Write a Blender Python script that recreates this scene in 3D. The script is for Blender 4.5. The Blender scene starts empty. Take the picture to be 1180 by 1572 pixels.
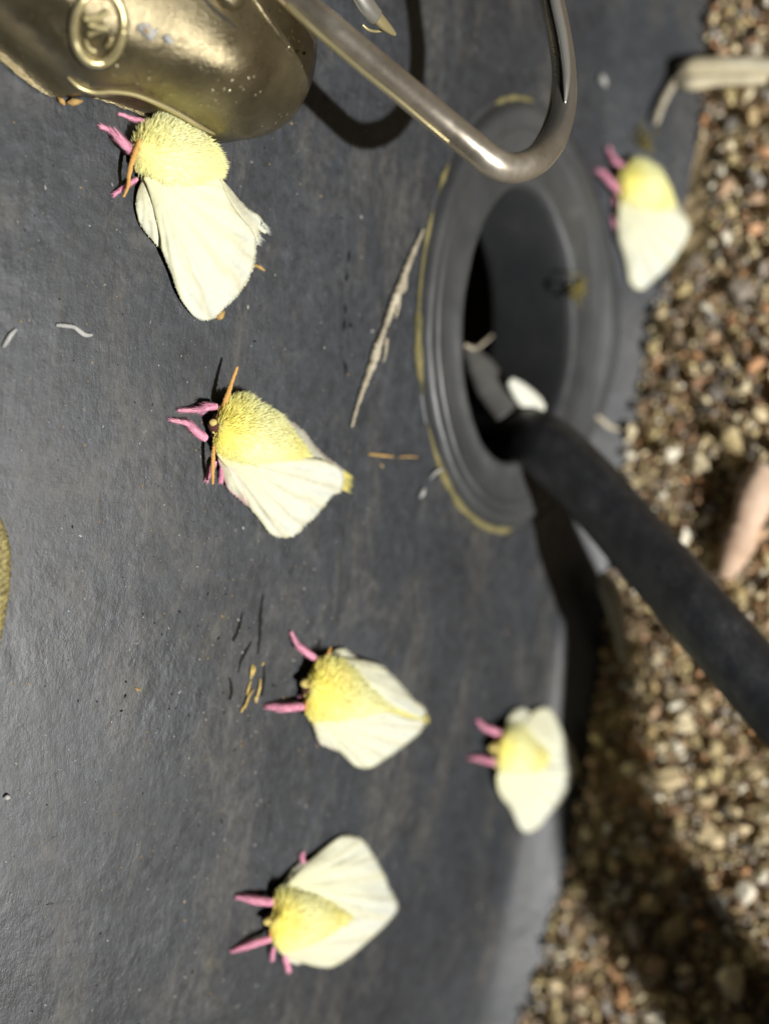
import bpy, bmesh, math, random
import numpy as np
from mathutils import Vector, noise
from mathutils.geometry import delaunay_2d_cdt

random.seed(7); rng = np.random.default_rng(7)
SC = bpy.context.scene
COL = SC.collection
CM = 0.01                                   # everything below is laid out in centimetres

# ------------------------------------------------------------------ camera
TH, ROLL, DIST, FPX = math.radians(47), math.radians(5.5), 21.0, 2100.0
WALL_R, WALL_X0, ZC = 60.0, 2.5, 6.9
def wall_flat(x): return (x - WALL_X0) ** 2 / (2 * WALL_R)
FLARE_Z, FLARE = 2.05, 1.22
def wall_y(x, z):
    t = np.clip((FLARE_Z - z) / FLARE_Z, 0, 1.25)
    return wall_flat(x) - FLARE * t ** 1.2 + np.clip(z - 5.0, 0, 14) ** 2 / 60.0
SLOPE = 0.30; GXS, GZS = [-14, -8, -3, 1, 4.5, 7.5, 11], [1.0, 1.05, 1.25, 1.45, 1.15, .62, .45]
def ground_z(x, y):
    return np.interp(x, GXS, GZS) + SLOPE * np.maximum(y, -8.0)
s_, c_ = math.sin(TH), math.cos(TH)
FWD = np.array([0, c_, -s_])
r0, u0 = np.array([0, -s_, -c_]), np.array([1.0, 0, 0])
RIGHT = math.cos(ROLL) * r0 + math.sin(ROLL) * u0
UP = math.cos(ROLL) * u0 - math.sin(ROLL) * r0
CAM = np.array([0, float(wall_y(0.0, ZC)), ZC]) - DIST * FWD

cam_d = bpy.data.cameras.new('camera'); cam = bpy.data.objects.new('camera', cam_d); COL.objects.link(cam)
from mathutils import Matrix
M = Matrix([[RIGHT[i], UP[i], -FWD[i], CAM[i] * CM] for i in range(3)] + [[0, 0, 0, 1]])
cam.matrix_world = M
cam_d.sensor_fit = 'VERTICAL'; cam_d.sensor_height = 36; cam_d.sensor_width = 27
cam_d.lens = 36 * FPX / 1572
cam_d.clip_start = 0.005; cam_d.clip_end = 50
cam_d.dof.use_dof = True; cam_d.dof.focus_distance = 0.182; cam_d.dof.aperture_fstop = 8.6
SC.camera = cam

# ------------------------------------------------------------------ night sky and the one hard torch beam
W = bpy.data.worlds.new("World"); SC.world = W; W.use_nodes = True
wn = W.node_tree.nodes; wl = W.node_tree.links
bg = wn['Background']; sky = wn.new('ShaderNodeTexSky'); sky.sky_type = 'NISHITA'; sky.sun_disc = False
SUN = np.array([0.279268, 0.935648, -0.215769])
sky.sun_elevation = math.asin(-SUN[2]); sky.sun_rotation = math.atan2(-SUN[0], -SUN[1])
wl.new(sky.outputs[0], bg.inputs[0]); bg.inputs[1].default_value = 0.001
sd = bpy.data.lights.new('sun', 'SUN'); so = bpy.data.objects.new('sun', sd); COL.objects.link(so)
sd.energy = 5.0; sd.angle = math.radians(1.2); sd.color = (1.0, 0.985, 0.95)
so.rotation_euler = Vector(SUN).to_track_quat('-Z', 'Y').to_euler()
so.location = (-0.1, -0.4, 0.3)
SC.view_settings.view_transform = 'Standard'; SC.view_settings.look = 'None'
SC.view_settings.exposure = 0.0; SC.view_settings.gamma = 1.0; SC.view_settings.use_curve_mapping = False

# ------------------------------------------------------------------ geometry helpers
def unp(px, py, h=0.0):
    """photo pixel + clearance from the wall (cm) -> point in the place, vectorised"""
    px, py, h = np.broadcast_arrays(np.asarray(px, float), np.asarray(py, float), np.asarray(h, float))
    v = FWD * FPX + RIGHT * (px - 590)[..., None] - UP * (py - 786)[..., None]
    v = v / np.linalg.norm(v, axis=-1, keepdims=True)
    t = np.full(px.shape, DIST)
    for _ in range(90):
        p = CAM + t[..., None] * v
        t = t - .6 * (p[..., 1] - (wall_y(p[..., 0], p[..., 2]) - h)) / v[..., 1]
    return CAM + t[..., None] * v
def ung(px, py, h=0.0):
    v = FWD * FPX + RIGHT * (px - 590) - UP * (py - 786); v = v / np.linalg.norm(v)
    g = .8
    for _ in range(12):
        t = -(CAM[2] - h - g - SLOPE * CAM[1]) / (v[2] - SLOPE * v[1]); p = CAM + t * v; g = float(np.interp(p[0], GXS, GZS))
    return p
def depth(p): return (np.asarray(p) - CAM) @ FWD
def proj(p):
    q = np.asarray(p) - CAM; z = q @ FWD
    return 590 + FPX * (q @ RIGHT) / z, 786 - FPX * (q @ UP) / z

def base_of(o): return np.array(o['_b']) if o is not None and '_b' in o else np.zeros(3)
def obj(name, V, Fc, m, parent=None, base=None, smooth=True, col=None):
    V = np.asarray(V, float)
    if parent is not None: b = BASES[parent]
    else: b = np.zeros(3) if base is None else np.asarray(base, float)
    me = bpy.data.meshes.new(name)
    me.from_pydata(((V - b) * CM).tolist(), [], [list(map(int, f)) for f in Fc])
    if smooth: me.polygons.foreach_set('use_smooth', [True] * len(me.polygons))
    me.materials.append(m)
    if col is not None:
        a = me.color_attributes.new('Col', 'FLOAT_COLOR', 'POINT')
        cc = np.ones((len(V), 4)); cc[:, :3] = col
        a.data.foreach_set('color', cc.ravel())
    me.update()
    o = bpy.data.objects.new(name, me); COL.objects.link(o)
    if parent is not None:
        o.parent = parent; BASES[o] = b
    else:
        o.location = b * CM; BASES[o] = b
    return o
BASES = {}
def thing(name, label, cat, base, group=None):
    o = bpy.data.objects.new(name, None); COL.objects.link(o); o.empty_display_size = 0.005
    o.location = np.asarray(base) * CM; BASES[o] = np.asarray(base, float)
    return tag(o, label, cat, group)
def tag(o, label, cat, group=None):
    o['label'] = label; o['category'] = cat
    if group: o['group'] = group
    return o
def kind(o, k): o['kind'] = k; return o

def catmull(P, n, closed=False):
    P = np.asarray(P, float); N = len(P)
    ts = np.linspace(0, N if closed else N - 1, n, endpoint=not closed)
    out = []
    for t in ts:
        i = int(min(math.floor(t), N - 1 if closed else N - 2)); f = t - i
        if closed: a, b, c, d = P[(i - 1) % N], P[i % N], P[(i + 1) % N], P[(i + 2) % N]
        else: a, b, c, d = P[max(i - 1, 0)], P[i], P[i + 1], P[min(i + 2, N - 1)]
        out.append(.5 * ((2 * b) + (c - a) * f + (2 * a - 5 * b + 4 * c - d) * f * f + (3 * b - a - 3 * c + d) * f ** 3))
    return np.array(out)
def resample_closed(P, step):
    n0 = max(len(P) * 12, 60); C = catmull(P, n0, True)
    L = np.r_[0, np.cumsum(np.linalg.norm(np.diff(np.r_[C[:, :2], C[:1, :2]], axis=0), axis=1))]
    n = max(int(L[-1] / step), 8); s = np.linspace(0, L[-1], n, endpoint=False)
    CC = np.r_[C, C[:1]]
    return np.stack([np.interp(s, L, CC[:, k]) for k in range(C.shape[1])], 1)

def tube(P, R, n=10, flat=1.0, flat_axis=None, jitter=0.0, caps=True):
    P = np.asarray(P, float); R = np.broadcast_to(np.asarray(R, float), (len(P),))
    T = np.gradient(P, axis=0); T /= np.linalg.norm(T, axis=1, keepdims=True) + 1e-12
    a = np.array(flat_axis if flat_axis is not None else (0.3, -0.8, 0.5)); 
    V = []; F = []
    nrm = a - T[0] * (a @ T[0]); nrm /= np.linalg.norm(nrm)
    for i in range(len(P)):
        nrm = nrm - T[i] * (nrm @ T[i]); nrm /= np.linalg.norm(nrm); b = np.cross(T[i], nrm)
        for k in range(n):
            g = 2 * math.pi * k / n; j = 1 + jitter * rng.normal()
            V.append(P[i] + R[i] * j * (flat * math.cos(g) * nrm + math.sin(g) * b))
    for i in range(len(P) - 1):
        for k in range(n):
            F.append((i * n + k, i * n + (k + 1) % n, (i + 1) * n + (k + 1) % n, (i + 1) * n + k))
    if caps:
        for i, sgn in ((0, -1), (len(P) - 1, 1)):
            V.append(P[i] + T[i] * R[i] * .35 * sgn); q = len(V) - 1
            for k in range(n):
                e = (i * n + k, i * n + (k + 1) % n)
                F.append((e[1], e[0], q) if sgn < 0 else (e[0], e[1], q))
    return np.array(V), F
def join(parts):
    V = []; F = []; o = 0
    for v, f in parts:
        V.append(np.asarray(v)); F += [tuple(i + o for i in q) for q in f]; o += len(v)
    return np.concatenate(V), F

def fill(outline, step, bulge=0.0, power=.6):
    """outline (px,py,h) -> inner triangulation with heights spread smoothly + a dome; returns px array, h array, tris, boundary count, dome(0..1)"""
    B = resample_closed(outline, step); nb = len(B)
    lo, hi = B[:, :2].min(0), B[:, :2].max(0)
    pts = []
    poly = B[:, :2]
    def inside(p):
        x, y = p; c = False; j = nb - 1
        for i in range(nb):
            if (poly[i, 1] > y) != (poly[j, 1] > y) and x < (poly[j, 0] - poly[i, 0]) * (y - poly[i, 1]) / (poly[j, 1] - poly[i, 1]) + poly[i, 0]: c = not c
            j = i
        return c
    row = 0; y = lo[1] + step * .5
    while y < hi[1]:
        x = lo[0] + (step * .5 if row % 2 else 0)
        while x < hi[0]:
            p = np.array([x, y])
            if inside(p) and np.min(np.sum((poly - p) ** 2, 1)) > (step * .6) ** 2: pts.append(p + rng.normal(0, step * .06, 2))
            x += step
        y += step * .87; row += 1
    A = [Vector(p) for p in poly] + [Vector(p) for p in pts]
    r = delaunay_2d_cdt(A, [(i, (i + 1) % nb) for i in range(nb)], [], 1, 1e-5)
    V = np.array([tuple(v) for v in r[0]]); tris = [tuple(t) for t in r[2]]; E = np.array([e for e in r[1]])
    orig = r[3]; h = np.zeros(len(V)); fixed = np.zeros(len(V), bool)
    for i, o in enumerate(orig):
        if o and min(o) < nb: h[i] = B[min(o), 2]; fixed[i] = True
        elif not o: fixed[i] = False
    h[~fixed] = B[:, 2].mean()
    deg = np.zeros(len(V)); np.add.at(deg, E[:, 0], 1); np.add.at(deg, E[:, 1], 1); deg[deg == 0] = 1
    ph = np.zeros(len(V))
    for _ in range(500):
        a = np.zeros(len(V)); np.add.at(a, E[:, 0], h[E[:, 1]]); np.add.at(a, E[:, 1], h[E[:, 0]])
        h = np.where(fixed, h, a / deg)
        a = np.zeros(len(V)); np.add.at(a, E[:, 0], ph[E[:, 1]]); np.add.at(a, E[:, 1], ph[E[:, 0]])
        ph = np.where(fixed, 0, a / deg + 1)
    dome = (ph / max(ph.max(), 1e-9)) ** power
    # boundary loop order for the skirt, and consistent winding
    ct = {}
    T2 = []
    for t in tris:
        a, b, c = V[t[0]], V[t[1]], V[t[2]]
        if (b[0] - a[0]) * (c[1] - a[1]) - (b[1] - a[1]) * (c[0] - a[0]) > 0: t = (t[0], t[2], t[1])   # px y points down: face the camera
        T2.append(t)
    return V, h + bulge * dome, T2, dome
def open_edges(tris):
    S = {}
    for t in tris:
        for i in range(len(t)):
            a, b = t[i], t[(i + 1) % len(t)]; S[(a, b)] = 1
    return [(a, b) for (a, b) in S if (b, a) not in S]
def slab(V, h, tris, thick=None, bottom=None):
    """closed solid: top surface at clearance h, underside at clearance h-thick or at 'bottom' """
    top = unp(V[:, 0], V[:, 1], h)
    low = top.copy()
    hb = (h - thick) if bottom is None else np.minimum(bottom, h - .01)
    low[:, 1] += (h - hb)
    n = len(V); F = list(tris) + [tuple(i + n for i in reversed(t)) for t in tris]
    for a, b in open_edges(tris): F.append((b, a, a + n, b + n))
    return np.concatenate([top, low]), F

# ------------------------------------------------------------------ materials
def mat(name, base=(.5, .5, .5), rough=.6, metal=0.0, spec=.5):
    m = bpy.data.materials.new(name); m.use_nodes = True
    b = m.node_tree.nodes['Principled BSDF']
    b.inputs['Base Color'].default_value = (*base, 1); b.inputs['Roughness'].default_value = rough
    b.inputs['Metallic'].default_value = metal; b.inputs['Specular IOR Level'].default_value = spec
    return m, m.node_tree.nodes, m.node_tree.links, b
def tex(n, l, scale, detail=4, rough=.6, kind='ShaderNodeTexNoise', stretch=None, dist=0):
    tc = n.new('ShaderNodeTexCoord'); t = n.new(kind)
    if stretch:
        mp = n.new('ShaderNodeMapping'); mp.inputs['Scale'].default_value = stretch
        l.new(tc.outputs['Object'], mp.inputs[0]); l.new(mp.outputs[0], t.inputs['Vector'])
    else: l.new(tc.outputs['Object'], t.inputs['Vector'])
    t.inputs['Scale'].default_value = scale
    if kind == 'ShaderNodeTexNoise':
        t.inputs['Detail'].default_value = detail; t.inputs['Roughness'].default_value = rough; t.inputs['Distortion'].default_value = dist
    return t
def ramp(n, l, src, stops):
    r = n.new('ShaderNodeValToRGB'); e = r.color_ramp.elements
    while len(e) > 2: e.remove(e[-1])
    e[0].position, e[0].color = stops[0][0], (*stops[0][1], 1)
    e[1].position, e[1].color = stops[1][0], (*stops[1][1], 1)
    for p, c in stops[2:]:
        q = e.new(p); q.color = (*c, 1)
    l.new(src, r.inputs[0]); return r
def bump(n, l, b, srcs):
    prev = None
    for src, strength, dist in srcs:
        k = n.new('ShaderNodeBump'); k.inputs['Strength'].default_value = strength; k.inputs['Distance'].default_value = dist * CM
        l.new(src, k.inputs['Height'])
        if prev: l.new(prev, k.inputs['Normal'])
        prev = k.outputs[0]
    l.new(prev, b.inputs['Normal'])
def mix(n, l, f, a, b_, mode='MIX'):
    m = n.new('ShaderNodeMix'); m.data_type = 'RGBA'; m.blend_type = mode
    for sck, v in ((m.inputs[0], f), (m.inputs[6], a), (m.inputs[7], b_)):
        if hasattr(v, 'links') or hasattr(v, 'is_linked'): l.new(v, sck)
        elif isinstance(v, (int, float)): sck.default_value = v
        else: sck.default_value = (*v, 1)
    return m.outputs[2]
g3 = lambda v: (v, v, v)

# black moulded plastic: grained, scuffed, dusty
m_shell, n, l, b = mat('black_plastic', rough=.52, spec=.68)
t1 = tex(n, l, 30, 5, .65); t2 = tex(n, l, 700, 6, .74, stretch=(.8, 1, 1)); t3 = tex(n, l, 2400, 3, .7)
t4 = tex(n, l, 70, 7, .8, stretch=(.42, 1, 1.1), dist=.5); t5 = tex(n, l, 42, 4, .6); t6 = tex(n, l, 260, 5, .7, stretch=(.55, 1, 1)); t7 = tex(n, l, 130, 6, .8, stretch=(.16, 1, 1.2), dist=.3)
r1 = ramp(n, l, t1.outputs[0], [(.30, (.018, .020, .024)), (.70, (.037, .041, .048))])
r4 = ramp(n, l, t4.outputs[0], [(.50, g3(0)), (.70, g3(.85))])
c1 = mix(n, l, r4.outputs[0], r1.outputs[0], (.088, .083, .070))
r7 = ramp(n, l, t7.outputs[0], [(.30, g3(.35)), (.42, g3(1)), (.60, g3(1)), (.75, g3(1.7))])
c1 = mix(n, l, 1.0, c1, r7.outputs[0], 'MULTIPLY')
r2 = ramp(n, l, t2.outputs[0], [(.30, g3(.4)), (.5, g3(1)), (.62, g3(1.25)), (.74, g3(2.6))])
c2 = mix(n, l, 1.0, c1, r2.outputs[0], 'MULTIPLY')
t8 = tex(n, l, 55, 3, .55, stretch=(.30, 1, 1.3), dist=1.2); r8 = ramp(n, l, t8.outputs[0], [(.484, g3(0)), (.492, g3(1)), (.497, g3(0))])
t9 = tex(n, l, 24, 4, .7); r9 = ramp(n, l, t9.outputs[0], [(.50, g3(0)), (.66, g3(.16))])
sc = n.new('ShaderNodeMath'); sc.operation = 'MULTIPLY'; l.new(r8.outputs[0], sc.inputs[0]); l.new(r9.outputs[0], sc.inputs[1])
c2 = mix(n, l, sc.outputs[0], c2, (.20, .20, .19))
t10 = tex(n, l, 48, 8, .82, stretch=(.7, 1, 1), dist=.8); r10 = ramp(n, l, t10.outputs[0], [(.60, g3(0)), (.70, g3(.55))])
c2 = mix(n, l, r10.outputs[0], c2, (.105, .092, .058))
t11 = tex(n, l, 62, 8, .8, stretch=(.5, 1, 1), dist=.6); r11 = ramp(n, l, t11.outputs[0], [(.30, g3(.8)), (.40, g3(0))])
c2 = mix(n, l, r11.outputs[0], c2, (.010, .011, .013))
l.new(c2, b.inputs['Base Color'])
rr = ramp(n, l, t4.outputs[0], [(.3, g3(.42)), (.6, g3(.54)), (.75, g3(.75))]); l.new(rr.outputs[0], b.inputs['Roughness'])
r5 = ramp(n, l, t5.outputs[0], [(.42, g3(.12)), (.62, g3(1))])
lump = n.new('ShaderNodeMath'); lump.operation = 'MULTIPLY'; l.new(r5.outputs[0], lump.inputs[0]); l.new(t6.outputs[0], lump.inputs[1])
bump(n, l, b, [(t4.outputs[0], .14, .10), (lump.outputs[0], .34, .08), (t2.outputs[0], .34, .020), (t3.outputs[0], .3, .008)])
# collar: smoother, greyer with dust
m_collar, n, l, b = mat('collar_plastic', rough=.45, spec=.7)
t1 = tex(n, l, 60, 5, .65); t2 = tex(n, l, 700, 4, .6); t3 = tex(n, l, 30, 5, .7, stretch=(.25, 1, 1))
r1 = ramp(n, l, t1.outputs[0], [(.35, (.030, .032, .035)), (.60, (.050, .052, .053)), (.76, (.12, .12, .11))]); l.new(r1.outputs[0], b.inputs['Base Color'])
rr = ramp(n, l, t3.outputs[0], [(.30, g3(.30)), (.60, g3(.62))]); l.new(rr.outputs[0], b.inputs['Roughness'])
bump(n, l, b, [(t3.outputs[0], .35, .06), (t2.outputs[0], .4, .01)])
# cable rubber
m_cable, n, l, b = mat('cable_rubber', (.016, .016, .018), .46, 0, .7)
t1 = tex(n, l, 330, 8, .8, stretch=(.6, 1, 1)); r1 = ramp(n, l, t1.outputs[0], [(.45, (.013, .014, .017)), (.60, (.030, .031, .034)), (.70, (.07, .07, .07)), (.78, (.22, .22, .21))]); l.new(r1.outputs[0], b.inputs['Base Color'])
t2 = tex(n, l, 500, 4, .6); bump(n, l, b, [(t1.outputs[0], .25, .05), (t2.outputs[0], .4, .012)])
# frosted olive brass of the clip, pitted
m_brass, n, l, b = mat('tarnished_brass', rough=.42, metal=.85, spec=.5)
t1 = tex(n, l, 80, 5, .65); t2 = tex(n, l, 2600, 3, .7); v = tex(n, l, 900, kind='ShaderNodeTexVoronoi')
r1 = ramp(n, l, t1.outputs[0], [(.3, (.15, .122, .070)), (.55, (.27, .23, .14)), (.75, (.40, .36, .24))])
rv = ramp(n, l, v.outputs['Distance'], [(.10, g3(1)), (.26, g3(0))])
tv = tex(n, l, 130, 3, .6); rtv = ramp(n, l, tv.outputs[0], [(.53, g3(0)), (.62, g3(1))])
mm = n.new('ShaderNodeMath'); mm.operation = 'MULTIPLY'; l.new(rv.outputs[0], mm.inputs[0]); l.new(rtv.outputs[0], mm.inputs[1])
l.new(mix(n, l, mm.outputs[0], r1.outputs[0], (.75, .70, .48)), b.inputs['Base Color'])
rr = ramp(n, l, t1.outputs[0], [(.3, g3(.24)), (.7, g3(.40))]); l.new(rr.outputs[0], b.inputs['Roughness'])
bump(n, l, b, [(t1.outputs[0], .25, .03), (t2.outputs[0], .8, .014), (mm.outputs[0], .8, .02)])
m_gilt, n, l, b = mat('worn_gilt_edge', (.62, .54, .29), .36, .7); t2 = tex(n, l, 500, 3); bump(n, l, b, [(t2.outputs[0], .3, .01)])
m_slot, *_ = mat('slot_shadowless_dark', (.02, .018, .014), .6)
# hook wire
m_hook, n, l, b = mat('hook_steel', (.44, .385, .31), .3, .8, .8)
t1 = tex(n, l, 110, 5, .7, stretch=(1, 1, 1)); r1 = ramp(n, l, t1.outputs[0], [(.3, (.34, .29, .225)), (.6, (.56, .50, .41)), (.8, (.80, .76, .68))]); l.new(r1.outputs[0], b.inputs['Base Color'])
rr = ramp(n, l, t1.outputs[0], [(.3, g3(.22)), (.7, g3(.42))])
at = n.new('ShaderNodeAttribute'); at.attribute_name = 'Col'
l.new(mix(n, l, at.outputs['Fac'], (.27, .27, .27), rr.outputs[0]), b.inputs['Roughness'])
l.new(mix(n, l, at.outputs['Fac'], (.30, .28, .25), r1.outputs[0]), b.inputs['Base Color'])  # return arm coloured darker to imitate dark reflections in chrome
t2 = tex(n, l, 700, 3); bump(n, l, b, [(t1.outputs[0], .15, .03), (t2.outputs[0], .3, .008)])
m_tongue, *_ = mat('nickel_and_highlight', (.66, .65, .60), .30, .85, .8)  # tongue metal, also the colour of the arm's painted highlight
# moth
def attr_mat(name, rough, sheen=0, bumpscale=0, bstr=.3, bd=.01, stretch=None):
    m, n, l, b = mat(name, rough=rough, spec=.2)
    a = n.new('ShaderNodeAttribute'); a.attribute_name = 'Col'; l.new(a.outputs[0], b.inputs['Base Color'])
    b.inputs['Sheen Weight'].default_value = sheen
    if bumpscale:
        t = tex(n, l, bumpscale, 4, .7, stretch=stretch); bump(n, l, b, [(t.outputs[0], bstr, bd)])
    return m
def translucent(m, f):
    n, l = m.node_tree.nodes, m.node_tree.links; b = n['Principled BSDF']; o = n['Material Output']
    a = n.new('ShaderNodeAttribute'); a.attribute_name = 'Col'; t = n.new('ShaderNodeBsdfTranslucent'); l.new(a.outputs[0], t.inputs[0])
    x = n.new('ShaderNodeMixShader'); x.inputs[0].default_value = f; l.new(b.outputs[0], x.inputs[1]); l.new(t.outputs[0], x.inputs[2]); l.new(x.outputs[0], o.inputs['Surface'])
m_wing = attr_mat('moth_wing_scales', .75, .1, 900, .55, .016)
m_fur = attr_mat('moth_fur', .8, .2, 1300, .5, .02); m_hair = attr_mat('moth_hair', .8, .1); translucent(m_hair, .30)
m_pink = attr_mat('moth_leg', .7, .2, 1200, .5, .01)
m_head, *_ = mat('moth_head', (.10, .035, .022), .7)
m_eye, *_ = mat('moth_eye', (.02, .012, .01), .2)
m_orange, n, l, b = mat('moth_antenna', (.56, .30, .075), .6); t = tex(n, l, 1500, 3); bump(n, l, b, [(t.outputs[0], .6, .01)])
# gravel
STONES = [(.0, (.56, .41, .20)), (.09, (.76, .61, .36)), (.17, (.36, .21, .12)), (.25, (.62, .34, .17)), (.32, (.38, .32, .26)), (.39, (.82, .70, .45)), (.47, (.14, .12, .095)), (.53, (.54, .43, .22)), (.63, (.62, .42, .26)), (.71, (.48, .44, .39)), (.76, (.88, .81, .64)), (.84, (.24, .175, .11)), (.89, (.64, .52, .26))]
def stone_mat(name, by_attr):
    m, n, l, b = mat(name, rough=.55, spec=.5)
    if by_attr:
        a = n.new('ShaderNodeAttribute'); a.attribute_name = 'Col'; c = a.outputs[0]
    else:
        oi = n.new('ShaderNodeObjectInfo'); r = ramp(n, l, oi.outputs['Random'], STONES); r.color_ramp.interpolation = 'CONSTANT'; c = r.outputs[0]
    t = tex(n, l, 350, 5, .7); rr = ramp(n, l, t.outputs[0], [(.28, g3(.45)), (.5, g3(.95)), (.72, g3(1.5))])
    l.new(mix(n, l, 1.0, c, rr.outputs[0], 'MULTIPLY'), b.inputs['Base Color'])
    r2 = ramp(n, l, t.outputs[0], [(.35, g3(.35)), (.65, g3(.7))]); l.new(r2.outputs[0], b.inputs['Roughness'])
    t2 = tex(n, l, 500, 4, .65); bump(n, l, b, [(t2.outputs[0], .6, .03)])
    return m
m_stone = stone_mat('gravel_stone', False); m_grit = stone_mat('gravel_grit', True)
m_soil, n, l, b = mat('sandy_soil', rough=.9); t = tex(n, l, 260, 6, .75); r = ramp(n, l, t.outputs[0], [(.3, (.16, .115, .06)), (.5, (.32, .24, .13)), (.7, (.52, .42, .26))]); l.new(r.outputs[0], b.inputs['Base Color'])
v = tex(n, l, 300, kind='ShaderNodeTexVoronoi'); bump(n, l, b, [(v.outputs['Distance'], .8, .2), (t.outputs[0], .6, .06)])
def simple(name, c0, c1, scale, rough=.7, bd=.02, stretch=None):
    m, n, l, b = mat(name, rough=rough, spec=.3); t = tex(n, l, scale, 5, .7, stretch=stretch)
    r = ramp(n, l, t.outputs[0], [(.3, c0), (.7, c1)]); l.new(r.outputs[0], b.inputs['Base Color']); bump(n, l, b, [(t.outputs[0], .6, bd)]); return m
m_root = simple('dry_root', (.24, .20, .14), (.60, .54, .41), 350)
m_reed = simple('dry_reed', (.55, .46, .27), (.82, .76, .58), 160, stretch=(2.5, .3, .3))
m_white = simple('pale_fibre', (.22, .22, .21), (.52, .52, .49), 400)
m_straw = simple('straw_fleck', (.28, .17, .06), (.58, .38, .14), 500)
m_dirt = simple('dry_dirt', (.07, .065, .03), (.27, .23, .10), 190, .95, .05)
m_moss = simple('moss', (.10, .09, .02), (.28, .22, .06), 300, .9)
m_gold = simple('gold_thread', (.42, .28, .07), (.80, .60, .20), 300, .35)
m_cord = simple('gold_cord', (.07, .055, .03), (.50, .42, .16), 1300, .3, .05)  # yellow glints are put into the cord's speckled colour
m_tip = simple('pale_tip', (.62, .62, .52), (.80, .80, .70), 200, .6)
m_grey = simple('grey_plastic', (.07, .068, .062), (.13, .125, .115), 120, .6)
m_tan = simple('tan_stone', (.50, .33, .22), (.74, .55, .41), 140, .6, .05)
m_bone = simple('bleached_wood', (.30, .28, .22), (.62, .58, .47), 160, .7, .03)

# ------------------------------------------------------------------ the ground
def tube_px(pts, widths, n=10, res=10, flat=1.0, ground=False, **k):
    P = catmull(pts, max(len(pts) * res // 2, 4)); w = np.interp(np.linspace(0, len(widths) - 1, len(P)), range(len(widths)), widths)
    X = np.array([ung(*p) for p in P]) if ground else unp(P[:, 0], P[:, 1], P[:, 2])
    return tube(X, w * .5 * np.array([depth(x) for x in X]) / FPX, n, flat, **k)

xs = np.r_[-1500, -400, -100, np.linspace(-40, 40, 81), 100, 400, 1500]; ys = np.r_[-1500, -400, -100, np.linspace(-40, 8, 61), 20, 100, 400, 1500]
V = []; F = []
for y in ys:
    for x in xs: V.append((x, y, float(ground_z(x, min(y, 2))) - .13 + .12 * noise.noise((x * .5, y * .5, 0))))
nx = len(xs)
for j in range(len(ys) - 1):
    for i in range(nx - 1): F.append((j * nx + i, j * nx + i + 1, (j + 1) * nx + i + 1, (j + 1) * nx + i))
ground = kind(obj('ground', V, F, m_soil), 'structure')

# ------------------------------------------------------------------ black plastic wall with its cable hole
def ring_centre(pts, h):
    P = np.array([unp(x, y, h) for x, y in pts]); L, Rr, Tt, Bb = P
    cx = (Tt[0] + Bb[0]) / 2; cz = (L[2] + Rr[2]) / 2
    return cx, cz, abs(Tt[0] - Bb[0]) / 2, abs(L[2] - Rr[2]) / 2
OX, OZ, OA, OB = ring_centre([(640, 480), (952, 450), (808, 150), (772, 815)], 0.0)
HX, HZ, HA, HB = ring_centre([(716, 480), (886, 440), (806, 283), (795, 712)], 0.16)
NA = 160
def oval(f, h):
    """f=1 the collar's outer crease, f=0 the hole's edge"""
    cx, cz, a, b_ = HX + (OX - HX) * f, HZ + (OZ - HZ) * f, HA + (OA - HA) * f, HB + (OB - HB) * f
    g = np.linspace(0, 2 * math.pi, NA, endpoint=False)
    x = cx + a * np.cos(g); z = cz + b_ * np.sin(g)
    return np.stack([x, wall_y(x, z) - h, z], 1)
x0, x1, z0, z1 = -26, 26, -1.6, 34
def rect_pt(g):
    cx, cz = OX, OZ; dx, dz = math.cos(g) , math.sin(g)
    t = min([(x1 - cx) / dx if dx > 1e-9 else 1e9, (x0 - cx) / dx if dx < -1e-9 else 1e9, (z1 - cz) / dz if dz > 1e-9 else 1e9, (z0 - cz) / dz if dz < -1e-9 else 1e9])
    return cx + dx * t, cz + dz * t
gs = np.linspace(0, 2 * math.pi, NA, endpoint=False)
outer = np.array([rect_pt(g) for g in gs])
for c in ((x0, z0), (x1, z0), (x0, z1), (x1, z1)):
    outer[np.argmin(np.sum((outer - np.array(c)) ** 2, 1))] = c
inner = oval(1.03, 0)[:, [0, 2]]
rows = []
for k in range(90):
    f = (k / 89) ** 1.6
    q = inner * (1 - f) + outer * f
    rows.append(np.stack([q[:, 0], wall_y(q[:, 0], q[:, 1]), q[:, 1]], 1))
def loft(rows, flip=False):
    V = np.concatenate(rows); F = []; n = len(rows[0])
    for j in range(len(rows) - 1):
        for i in range(n):
            q = (j * n + i, j * n + (i + 1) % n, (j + 1) * n + (i + 1) % n, (j + 1) * n + i)
            F.append(q[::-1] if flip else q)
    return V, F
back = rows[-1].copy(); back[:, 1] = np.maximum(back[:, 1], 0) + 9
backc = back.copy(); backc[:, 0] = OX + (back[:, 0] - OX) * .3; backc[:, 2] = OZ + (back[:, 2] - OZ) * .3
V, F = loft(rows + [back, backc]); F.append(tuple(range(len(V) - NA, len(V))))
wall = thing('plastic_housing', 'black moulded plastic wall, scuffed and dusty, with the oval cable hole', 'equipment housing', (0, 0, 0))
shell = obj('shell', V, F, m_shell, wall)
prof = [(1.035, -.10), (1.02, .00), (.985, -.05), (.955, .0), (.92, .13), (.875, .215), (.83, .245), (.76, .235), (.69, .20), (.655, .185), (.64, .215), (.61, .225), (.585, .19), (.5, .165), (.36, .14), (.25, .155), (.16, .19), (.10, .215), (.04, .205), (.0, .13), (-.02, -.05)]
rows = []
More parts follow.
